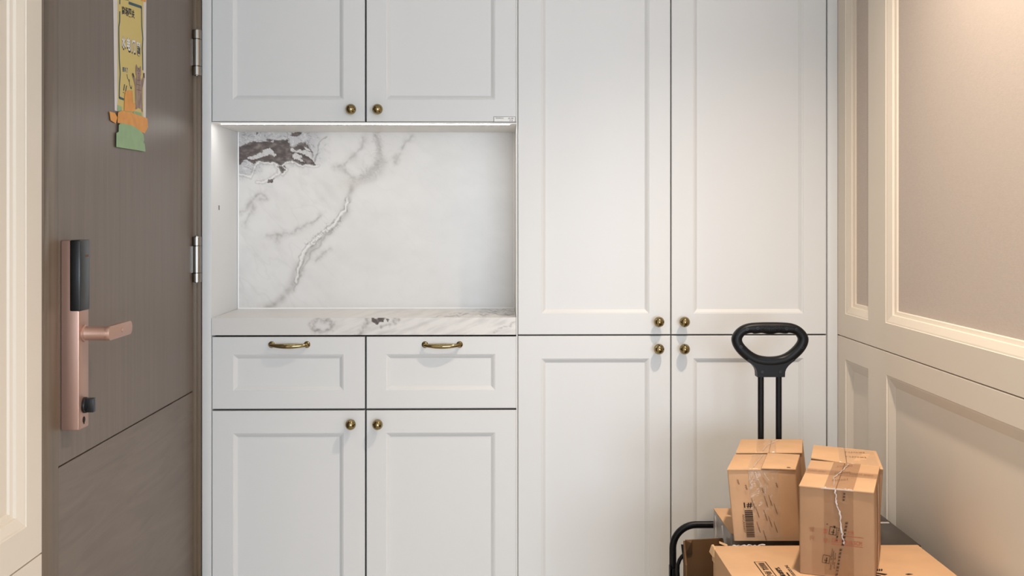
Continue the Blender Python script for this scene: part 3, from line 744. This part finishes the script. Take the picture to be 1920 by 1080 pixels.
# --- large carton in front
big = Hexa([(.456, 1.985, ZP), (.893, 1.985, ZP), (.893, 2.303, ZP), (.456, 2.303, ZP)], [(.455, 1.985, ZT), (.893, 1.985, ZT), (.893, 2.303, ZT), (.455, 2.303, ZT)])
tb = carton('carton', 'largest kraft carton in front, under the small taped box with red print', big, CARD, flaps='along', sag=.003)
def zt_fn(off): return lambda u, v: at_z(u, v, ZT) + Vector((0, 0, off))
mb = MB(); fn = zt_fn(.0008)
# printing on its top runs from back to front: a framed box with two columns, then more words
def top_text(mb, s, x0, x1, y0, y1, bold=0.0):
    """letters read from back to front: text x axis = -y, up axis = +x"""
    put_text(mb, s, [(x0, y1), (x0, y0), (x1, y0), (x1, y1)], lambda x, y: (x, y, ZT + .0008), bold)
p1 = at_z(1414, 1054, ZT); p2 = at_z(1435, 1054, ZT)
fnz = lambda x, y: (x, y, ZT + .0008)
put_line(mb, [(p1.x, 2.05), (p1.x, p1.y)], .0016, fnz); put_line(mb, [(p1.x, p1.y), (p2.x, p1.y)], .0013, fnz); put_line(mb, [(p2.x, 2.05), (p2.x, p1.y)], .0016, fnz)
xa = p1.x + .005; xb = p2.x - .004
top_text(mb, '精装家具.', xa, xb, 2.143, p1.y - .007, .01); top_text(mb, '用心品质', xa, xb, 2.062, 2.138, .01)
q1 = at_z(1451, 1064, ZT); q2 = at_z(1461, 1064, ZT); top_text(mb, '精品家居', q1.x, q2.x, 2.105, q1.y, .03)
q1 = at_z(1470, 1060, ZT); q2 = at_z(1476, 1060, ZT); top_text(mb, 'THE GOODS FOR HOME', q1.x, q2.x, 2.05, q1.y, .02)
q1 = at_z(1475, 1074, ZT); put_line(mb, [(q1.x, q1.y), (q1.x, 2.06)], .003, fnz)
flat(mb, 'print', INK, tb)
mb = MB(); fn = zt_fn(.0008)
for u in (1645, 1649, 1653): put_poly(mb, [(u - 1.4, 1071), (u + 1.4, 1071), (u + 1.8, 1068), (u - 1, 1067)], fn)
put_poly(mb, [(1643, 1074), (1664, 1077), (1659, 1079), (1643, 1076)], fn); put_poly(mb, [(1643, 1078), (1652, 1080), (1652, 1083), (1643, 1083)], fn)
put_poly(mb, [(1697, 1077), (1703, 1076), (1713, 1077), (1703, 1078.4)], fn)
flat(mb, 'stamp', INK, tb)
mb = MB(); mb.box(.4535, .4565, 2.285, 2.3045, ZT - .03, ZT + .0035); mb.hexa([(.449, 2.28, ZT - .014), (.456, 2.28, ZT - .018), (.456, 2.304, ZT - .02), (.447, 2.304, ZT - .012)], [(.453, 2.28, ZT + .002), (.457, 2.28, ZT + .002), (.457, 2.304, ZT + .003), (.452, 2.304, ZT + .003)])
mb.build('torn_corner', CUT, tb)
mb = MB(); mb.hexa([(.4700, 2.309, ZT + .004), (.4860, 2.302, ZT - .001), (.4860, 2.3055, ZT - .001), (.4700, 2.3125, ZT + .004)], [(.4700, 2.309, ZT + .008), (.4860, 2.302, ZT + .003), (.4860, 2.3055, ZT + .003), (.4700, 2.3125, ZT + .008)]); mb.build('torn_strip', CUT, tb)
mb = MB(); r_ = random.Random(3)
pts = [Vector((.497 + .070 * i / 16, 2.3050 + r_.uniform(-.001, .002), ZT - .001 + r_.uniform(0, .0035))) for i in range(17)]
mb.tube(pts, [.0004 + r_.random() * .0016 for _ in pts], 5); mb.build('tape_crease', TAPE_C, tb, label='shiny crumpled tape end')
# --- film-wrapped carton behind, carries the pair with barcode
sup = Hexa([(.520, 2.412, ZP), (.745, 2.412, ZP), (.745, 2.668, ZP), (.520, 2.668, ZP)], [(.5165, 2.412, ZT - .003), (.745, 2.412, ZT - .002), (.745, 2.606, ZT - .001), (.5165, 2.606, ZT - .001)])
ts = carton('carton', 'film-wrapped carton beneath the barcode box, its grey left side showing', sup, CARD_G, flaps='along', fm=CARD)
mb = MB(); fl = sup.left(.004); r_ = random.Random(9)
for k in (0, 2):
    a = Vector((.62 - k * .17, .99, 0)); pts = []
    for i in range(9): pts.append(fl(.78 - k * .2 - i * .02 * (1 + .3 * k), .985 - i * .045 + r_.uniform(-.008, .008)))
    mb.tube(pts, [.0008 + .0016 * r_.random() for _ in pts], 5)
mb.build('film_crease', TAPE_C, ts, label='shiny creases of the plastic film')
mb = MB(); fl = sup.left(.0015)
put_line(mb, [(.62, .80), (.62, .84)], .008, fl); put_line(mb, [(.46, .70), (.46, .73)], .02, fl); flat(mb, 'print', INK, ts)
# --- black carton at the wall
blk = Hexa([(.765, 2.312, ZP), (.902, 2.312, ZP), (.902, 2.66, ZP), (.765, 2.66, ZP)], [(.765, 2.312, ZT - .003), (.902, 2.312, ZT - .003), (.902, 2.66, ZT - .003), (.765, 2.66, ZT - .003)])
tk = carton('carton', 'black film-wrapped carton against the right wall behind the kraft boxes', blk, BLKCARD, flaps='across', sag=.0)
mb = MB(); mb.box(.79, .896, 2.478, 2.4875, ZT - .0028, ZT - .0018); mb.build('tape', TAPE_C, tk, label='thin pale tape along the seam')
# --- open brown carton at the left
to = thing('carton', 'open empty brown carton standing at the cart left edge', 'box', (.455, 2.39, ZP))
zo = .447
def slab(a, b, th, z0, z1a, z1b, name, m):
    a = Vector((a[0], a[1], 0)); b = Vector((b[0], b[1], 0)); d = (b - a).normalized(); n = Vector((-d.y, d.x, 0)) * th
    mb = MB(); Z = lambda p, z: Vector((p.x, p.y, z))
    mb.hexa([Z(a, z0), Z(b, z0), Z(b + n, z0), Z(a + n, z0)], [Z(a, z1a), Z(b, z1b), Z(b + n, z1b), Z(a + n, z1a)])
    return mb.build(name, m, to, bevel=.001)
slab((.424, 2.465), (.512, 2.475), .004, ZP + .003, zo, zo + .001, 'side', CARD_IN)
slab((.404, 2.325), (.4235, 2.466), .004, ZP + .003, zo - .012, zo - .001, 'side', CARD_IN)
slab((.500, 2.330), (.512, 2.474), .004, ZP + .003, zo - .02, zo, 'side', CARD_IN)
slab((.402, 2.325), (.502, 2.325), .004, ZP + .003, .29, .28, 'side', CARD_IN)
mb = MB(); mb.hexa([(.404, 2.325, ZP), (.50, 2.325, ZP), (.512, 2.473, ZP), (.424, 2.466, ZP)], [(.404, 2.325, ZP + .004), (.50, 2.325, ZP + .004), (.512, 2.473, ZP + .004), (.424, 2.466, ZP + .004)]); mb.build('bottom', CARD_IN, to)
mb = MB(); mb.hexa([(.4235, 2.462, zo - .03), (.440, 2.464, zo - .03), (.440, 2.466, zo - .03), (.4235, 2.466, zo - .03)], [(.4235, 2.462, zo + .001), (.436, 2.457, zo - .004), (.440, 2.466, zo + .001), (.4235, 2.466, zo + .001)]); mb.build('folded_corner', CARD_IN, to)

# --- pair of small boxes with the barcode
G = 'small kraft boxes stacked on the cart'
ZA = .637
def zc(u, v, Z): p = at_z(u, v, Z); return (p.x, p.y, Z)
A1t = [zc(1363, 879, ZA), zc(1492, 879, ZA), zc(1500, 852.5, ZA), zc(1377, 852, ZA)]
fl_ = Vector(zc(1376, 1014, ZT + .001)); fr_ = Vector(zc(1501, 1014, ZT + .001))
bk = Vector(A1t[3]) - Vector(A1t[0]); bk2 = Vector(A1t[2]) - Vector(A1t[1])
A1 = Hexa([fl_, fr_, fr_ + bk2, fl_ + bk], A1t)
ta = carton('small_carton', 'small kraft box printed 1# above a barcode', A1, CARD_E, G, 'along', CARD, sag=.0035, lift=(.0, .003))
A2t = [zc(1379.5, 848, ZA + .001), zc(1504, 848, ZA + .001), zc(1505, 824, ZA + .001), zc(1389, 824, ZA + .001)]
sh = Vector((.016, 0, 0))
A2 = Hexa([Vector((p[0], p[1], ZT + .001)) + sh for p in A2t], A2t)
ta2 = carton('small_carton', 'small kraft box directly behind the barcode box, below the cart handle', A2, CARD_E, G, 'along', CARD, sag=.002)
tape_over(ta2, A2, .26, .56, .6, skew=.05); tape_over(ta, A1, .28, .72, .05, skew=.02)
ff = A1.front(.0049)
def a1(u, v):        # face coordinates of a measured point on the front face
    h = 1 - (v - 879) / 135.0; ul = 1363 + 13 * (1 - h); ur = 1492 + 9 * (1 - h)
    return ((u - ul) / (ur - ul), h)
FA = lambda u, v: ff(*a1(u, v))
mb = MB(); put_text(mb, '1#', [(1396, 952.3), (1411.4, 951.3), (1410.2, 940.5), (1394.6, 941.5)], FA, .02); flat(mb, 'print', INK, ta)
mb = MB(); r_ = random.Random(11); y = 955.8
while y < 1005.5:
    hb = r_.choice((.7, .9, 1.2, 1.8)); k = (y - 955) / 50
    put_poly(mb, [(1396.6 + 4 * k, y + hb + .3), (1411.4 + 4.6 * k, y + hb), (1411.4 + 4.6 * k, y), (1396.6 + 4 * k, y + .3)], FA); y += hb + r_.choice((.6, .8, 1.1))
flat(mb, 'barcode', INK, ta)
mb = MB(); put_text(mb, 'NVCAN0437', [(1392.2, 964.5), (1395.6, 998), (1399.0, 997.6), (1395.8, 964.2)], FA, 0); flat(mb, 'print', INK, ta)
mb = MB(); r_ = random.Random(4); FT = lambda u, v: A1.front(.0055)(*a1(u, v))
for (u, v) in ((1382, 899), (1397, 909), (1428, 915), (1454, 905), (1408, 934), (1432, 930), (1440, 928), (1450, 944), (1416, 950), (1431, 956), (1440, 968), (1418, 978), (1450, 978), (1430, 994)):
    L = 20 if v > 925 else 9
    put_text(mb, 'ruoxijiaju' if L > 10 else 'ruo', [(u, v), (u + L * .34, v + L), (u + L * .34 + 2.6, v + L - 1), (u + 2.6, v - 1)], FT, .03)
flat(mb, 'tape_print', INKF, ta)
for pts in ([(1405, 888), (1407, 903), (1411, 913)], [(1416, 884), (1419, 894), (1429, 910)], [(1432, 884), (1437, 893), (1443, 900)], [(1434, 912), (1436, 926)]):
    crease(ta, [FT(*p) for p in pts], .0013)
mb = MB(); tp = A1.top(.0008); put_poly(mb, [(.52, .03), (.93, .03), (.90, .10), (.62, .11), (.54, .09)], tp); flat(mb, 'torn_patch', INKF, ta)
crease(ta, [A1.top(.002)(.45, .95), A1.top(.002)(.41, .5), A1.top(.002)(.38, .05)], .0011)
crease(ta2, [A2.top(.002)(.62, .9), A2.top(.002)(.45, .5), A2.top(.002)(.40, .05)], .0011)

# --- pair of small boxes with the red print
ZB_ = .654
B1t = [zc(1498, 909, ZB_), zc(1639, 922, ZB_), zc(1650, 874, ZB_), zc(1520, 863, ZB_)]
b0 = Vector(zc(1499, 1074, ZT + .001))
dv = [Vector(p) - Vector(B1t[0]) for p in B1t]
B1 = Hexa([Vector((b0.x + d.x, b0.y + d.y, ZT + .001)) for d in dv], B1t)
tB = carton('small_carton', 'small kraft box with red size print, nearest on the largest carton', B1, CARD_D, G, 'along', CARD, sag=.003)
B2t = [(.684, 2.372, ZB_ + .001), (.824, 2.317, ZB_ - .012), (.850, 2.434, ZB_), (.726, 2.499, ZB_ + .001)]
B2 = Hexa([(.684, 2.374, ZT - .001), (.816, 2.322, ZT - .001), (.845, 2.434, ZT - .001), (.726, 2.499, ZT - .001)], B2t)
tB2 = carton('small_carton', 'small kraft box behind the red printed box, nearest the right wall', B2, CARD_D, G, 'along', CARD, sag=.004)
tape_over(tB, B1, .34, .73, .02, m=TAPE_BR); tape_over(tB2, B2, .40, .95, .6, back_from=.95)
mb = MB(); tp = B1.top(.0018); strip(mb, [tp(.0, .46), tp(.5, .46), tp(1, .46)], [tp(.0, .64), tp(.5, .64), tp(1, .64)]); mb.build('tape', TAPE_BR, tB, fix=False, label='brown printed tape across the top')
mb = MB(); fr0 = B1.front(.0042); strip(mb, [fr0(.18, .54), fr0(.18, .02)], [fr0(.36, .54), fr0(.36, .02)]); mb.build('tape', TAPE_LT, tB, fix=False)
# measured points on its front face -> face coordinates (bilinear between the four measured corners)
def b1(u, v):
    h = 1 - (v - (909 + (u - 1498) * .092)) / 165.0; ul = 1498 + 1 * (1 - h); ur = 1639 + 2 * (1 - h)
    return ((u - ul) / (ur - ul), h)
fb = B1.front(.0049); FB = lambda u, v: fb(*b1(u, v))
def vtext(mb, s, u, v, L, wd, fn, slant=0.0, bold=0.0):
    """letters stacked downwards, each upright box turned a quarter"""
    n = len(s); st = L / n
    for i, ch in enumerate(s):
        if ch == ' ': continue
        vv = v + i * st; uu = u + slant * i * st
        put_text(mb, ch, [(uu, vv + st * .12), (uu + slant * st, vv + st * .88), (uu + wd + slant * st, vv + st * .88), (uu + wd, vv + st * .12)], fn, bold)
mb = MB()
put_text(mb, '规', [(1519.5, 995.5), (1528, 996.3), (1528, 987.8), (1519.5, 987)], FB); put_text(mb, '尺', [(1519.5, 1012), (1528.5, 1012.8), (1528.5, 1004), (1519.5, 1003.3)], FB)
flat(mb, 'print', INKRF, tB)
mb = MB()
put_text(mb, '格', [(1545, 998.6), (1553.5, 999.4), (1553.5, 990.6), (1545, 989.9)], FB, .02); put_text(mb, '寸:', [(1545, 1015), (1556, 1016), (1556, 1007.8), (1545, 1006.8)], FB, .0)
put_text(mb, '23X14', [(1560.5, 1014.6), (1582, 1016.6), (1582, 1009), (1560.5, 1007)], FB); put_text(mb, 'X18.5CM', [(1586, 1017.8), (1617.5, 1020.8), (1617.5, 1013), (1586, 1010.6)], FB)
put_text(mb, '七号', [(1590, 999.8), (1602.5, 1001), (1602.5, 994.4), (1590, 993.4)], FB)
put_poly(mb, [(1580, 1003.2), (1620, 1006.8), (1620, 1005.9), (1580, 1002.3)], FB); put_poly(mb, [(1560, 1018.2), (1619.5, 1024), (1619.5, 1023.1), (1560, 1017.3)], FB)
flat(mb, 'red_print', INKR, tB, label='red size lettering')
fb2 = B1.front(.0055); FB2 = lambda u, v: fb2(*b1(u, v))
mb = MB()
vtext(mb, '深圳诚木家居店', 1586.5, 975.5, 46, 5.4, FB2, -.17, .02); vtext(mb, '深圳诚木家居旗舰', 1576, 1025, 52, 4.8, FB2, -.17, .02); vtext(mb, '家居店', 1582.5, 922, 17, 4.2, FB2, -.12, .02)
def mark(mb, u, v, s=1.0):
    o = [(u, v), (u + 13 * s, v + 2 * s), (u + 11 * s, v + 16 * s), (u - 2 * s, v + 14 * s)]
    for a, b in zip(o, o[1:] + o[:1]):
        ln = math.hypot(b[0] - a[0], b[1] - a[1]); nx, ny = -(b[1] - a[1]) / ln * .4, (b[0] - a[0]) / ln * .4
        put_poly(mb, [(a[0] + nx, a[1] + ny), (b[0] + nx, b[1] + ny), (b[0] - nx, b[1] - ny), (a[0] - nx, a[1] - ny)], FB2)
    put_poly(mb, [(u + 6 * s, v + 5 * s), (u + 7.6 * s, v + 5 * s), (u + 6 * s, v + 15 * s), (u + 4.4 * s, v + 15 * s)], FB2)
    put_poly(mb, [(u + 2 * s, v + 9.4 * s), (u + 8 * s, v + 10.2 * s), (u + 8 * s, v + 11.4 * s), (u + 2 * s, v + 10.6 * s)], FB2)
mark(mb, 1558, 985.5); mark(mb, 1545, 1038)
vtext(mb, 'FRAGILE', 1573, 988, 25, 3.2, FB2, -.2); vtext(mb, 'HANDLE CARE', 1561, 1026, 40, 2.8, FB2, -.1); vtext(mb, 'HOME SHOP', 1567, 1034, 30, 2.6, FB2, -.1)
put_poly(mb, [(1564.5, 1030), (1565.3, 1030), (1563.5, 1056), (1562.7, 1056)], FB2)
put_poly(mb, [(1551, 980), (1554, 980.6), (1553.6, 981.8), (1551.2, 981)], FB2)
put_poly(mb, [(1564, 984), (1568, 984.4), (1567.6, 989), (1565, 988)], FB2)
flat(mb, 'tape_print', INK, tB)
mb = MB(); tp2 = B1.top(.0024)
put_text(mb, 'ruoxi jiaju', [(.03, .53), (.28, .53), (.28, .58), (.03, .58)], tp2); put_text(mb, 'ruoxi jiaju', [(.62, .53), (.94, .53), (.94, .58), (.62, .58)], tp2)
for v in (.22, .50, .78): put_text(mb, 'ruoxi', [(.42, v), (.62, v + .10), (.61, v + .14), (.41, v + .04)], tp2)
flat(mb, 'tape_print', INKF, tB)
T_ = lambda u, v: B1.top(.0022)(u, v)
crease(tB, [T_(.56, .92), T_(.50, .60), T_(.43, .35), T_(.47, .02)], .0016)
crease(tB, [FB2(1566, 917), FB2(1570, 940), FB2(1576, 965), FB2(1581, 1000), FB2(1584, 1018)], .0026)
mb = MB(); fr = B1.front(.0034); strip(mb, [fr(.30, .985), fr(.50, .985), fr(.73, .985)], [fr(.30, 1.0), fr(.50, 1.0), fr(.73, 1.0)]); mb.build('tape', TAPE_C, tB, fix=False)
rt = B1.right(.004); mb = MB(); strip(mb, [rt(.30, .98), rt(.28, .6), rt(.22, .1)], [rt(.42, .98), rt(.36, .6), rt(.30, .1)]); mb.build('tape', TAPE_C, tB, fix=False, label='white tape edge down the right side')
mb = MB(); tp3 = B2.top(.0024)
for v in (.35, .65): put_text(mb, 'ruoxi', [(.50, v), (.80, v + .1), (.79, v + .16), (.49, v + .06)], tp3)
flat(mb, 'tape_print', INKF, tB2)

# ---------------------------------------------------------------- folding cart
YC = 2.705
cart = thing('hand_cart', 'black folding hand cart carrying the cartons, its loop handle raised', 'cart', (.66, 2.35, 0))
mb = MB(); mb.box(.405, .915, 1.96, 2.715, .100, .125); mb.build('platform', BLACKM, cart, bevel=.006)
for x in (.445, .875):
    for y in (2.03, 2.64):
        mb = MB(); mb.lathe((x - .012, y, .048), (1, 0, 0), [(0, .030), (0, .044), (.003, .048), (.021, .048), (.024, .044), (.024, .030)], 28)
        wq = mb.build('wheel', RUBBER, cart, smooth=True)
        mb = MB(); mb.lathe((x - .016, y, .048), (1, 0, 0), [(0, .010), (.032, .010)], 16); mb.box(x - .018, x - .014, y - .014, y + .014, .045, .102); mb.box(x + .014, x + .018, y - .014, y + .014, .045, .102); mb.build('fork', BLACKM, wq)
hc = at_y(1443.5, 650, YC); PX = YC / F
def hz(v): return EYE - (v - V0) * PX
def hx_(u): return hc.x + (u - 1443.5) * PX
for u in (1426.3, 1460.2):
    mb = MB(); mb.lathe((hx_(u), YC, .11), (0, 0, 1), [(0, .0075), (hz(700) - .11, .0075)], 20); mb.build('pole', BLACKM, cart, smooth=True)
# loop handle: ring between the outer and inner outline, plus the neck
OUT = [(1443.5, 604.8), (1462, 605), (1482, 606.5), (1497, 611.5), (1508, 620), (1514.5, 630), (1516, 639), (1513, 650), (1506, 661), (1495, 672), (1482, 681.5), (1469, 687), (1443.5, 690)]
INN = [(1443.5, 627), (1458, 626.8), (1474, 625.4), (1485, 626.0), (1492, 629.5), (1495.5, 634), (1496.4, 638), (1494.5, 643), (1489, 650), (1481, 657.5), (1471, 664), (1459, 668), (1443.5, 669.4)]
mir = lambda L: L + [(2 * 1443.5 - u, v) for u, v in L[-2:0:-1]]
def dens(L):
    n = len(L); R = []
    for i in range(n):
        p0, p1, p2, p3 = (Vector(L[(i + k) % n]) for k in (-1, 0, 1, 2))
        for t in (0, .25, .5, .75):
            R.append(.5 * ((2 * p1) + (p2 - p0) * t + (2 * p0 - 5 * p1 + 4 * p2 - p3) * t * t + (3 * p1 - p0 - 3 * p2 + p3) * t ** 3))
    return R
o_, i_ = dens(mir(OUT)), dens(mir(INN))
rings = []
for a, b in zip(o_, i_):
    if b.y < 632 and abs(b.x - 1443.5) < 32: b = Vector((b.x, b.y + 1.3 * math.cos((b.x - 1443.5) / 60.0 * 8 * PI / 1.0 * .5)))   # finger grooves
    c = (a + b) / 2; h = (a - b) / 2; ring = []
    for k in range(16):
        t = 2 * PI * k / 16; cs, sn = math.cos(t), math.sin(t)
        e = c + h * (abs(cs) ** .8 * (1 if cs > 0 else -1))
        ring.append((hx_(e.x), YC - .0145 * (abs(sn) ** .8 * (1 if sn > 0 else -1)), hz(e.y)))
    rings.append(ring)
mb = MB(); mb.ring_sweep(rings, closed=True)
half = [(1443.5, 671.5), (1484, 671.5), (1489.5, 675), (1482, 680.5), (1476, 686), (1472, 691.5), (1470, 697), (1469.4, 707)]
poly = half + [(2 * 1443.5 - u, v) for u, v in half[::-1][:-1]]
mb.prism([(hx_(u), YC - .0135, hz(v)) for u, v in poly], (0, .027, 0))
handle = mb.build('handle', BLACKM, cart, smooth=True, label='black plastic loop handle')
for (u, v) in ((1398, 617), (1418, 615.5), (1472.5, 616.5), (1491, 617), (1386.5, 650), (1502, 651)):
    mb = MB(); mb.lathe((hx_(u), YC - .0125, hz(v)), (0, -1, 0), [(0, .0035), (.0028, .0035), (.0028, .0022), (.0016, .0018)], 14); mb.build('screw', BLACKG, handle, smooth=True)
for (u, v) in ((1427, 697), (1461, 697)):
    mb = MB(); mb.lathe((hx_(u), YC - .0133, hz(v)), (0, -1, 0), [(0, .0036), (.0012, .0036), (.0012, .0022), (.0004, .0018)], 14); mb.build('screw', BLACKG, handle, smooth=True)
mb = MB()
for i in range(17):
    for j in range(5):
        u = 1423 + i * 2.75; v = 612.2 + j * 2.1; mb.lathe((hx_(u), YC - .0138, hz(v)), (0, -1, 0), [(0, .0011), (.0012, .0009), (.0016, .0003)], 6)
g_ = mb.build('grip_dots', BLACKG, handle); g_['kind'] = 'stuff'
# rear loop of bent tube
zt_ = hz(985.5); xl = at_y(1261.5, 1050, YC).x; xr = .900; R_ = .058; r = .0088
pts = [(xl, YC, .12), (xl, YC, zt_ - R_ - .02)] + [(xl + R_ - R_ * math.cos(a), YC, zt_ - R_ + R_ * math.sin(a)) for a in [PI / 2 * k / 10 for k in range(11)]] + \
      [(xr - R_ + R_ * math.sin(a), YC, zt_ - R_ + R_ * math.cos(a)) for a in [PI / 2 * k / 10 for k in range(11)]] + [(xr, YC, .12)]
mb = MB(); mb.tube(pts, r, 16); mb.build('rear_loop', BLACKM, cart, smooth=True, label='black bent tube loop at the cart rear')
YS = 2.655
q = lambda u, v: at_y(u, v, YS)
mb = MB(); poly = [(1277.3, 1021.5), (1287.0, 1022.5), (1286.5, 1034), (1288, 1052), (1292, 1084), (1284.5, 1084), (1281.5, 1056), (1279, 1036)]
pl = [q(*p) for p in poly]; foot = [(pl[4].x, YS, .12), (pl[5].x, YS, .12)]
mb.prism([tuple(p) for p in pl[:5]] + foot + [tuple(p) for p in pl[5:]], (0, .006, 0)); mb.build('bracket', BLACKM, cart, bevel=.001, label='flat black upright bracket')
mb = MB(); pts = [q(1284, 1036), q(1278, 1041), q(1273, 1048), q(1270, 1057), q(1269.5, 1070), q(1271, 1086)]; pts.append(Vector((pts[-1].x, YS, .12)))
mb.tube([p + Vector((0, -.008, 0)) for p in pts], .0048, 10); mb.build('side_arm', BLACKM, cart, smooth=True)
mb = MB(); a = at_y(1255.5, 1061, YC); b = at_y(1259, 1061, YC)
mb.box(a.x - .001, xl + .011, YC - .013, YC - .009, .12, a.z - .004); mb.prism([(a.x - .001, YC - .013, .12), (b.x, YC - .013, .12), (b.x, YC - .013, a.z - .002), (a.x - .001, YC - .013, a.z + .002)], (0, .02, 0)); mb.build('hinge_plate', BLACKM, cart, bevel=.0008)
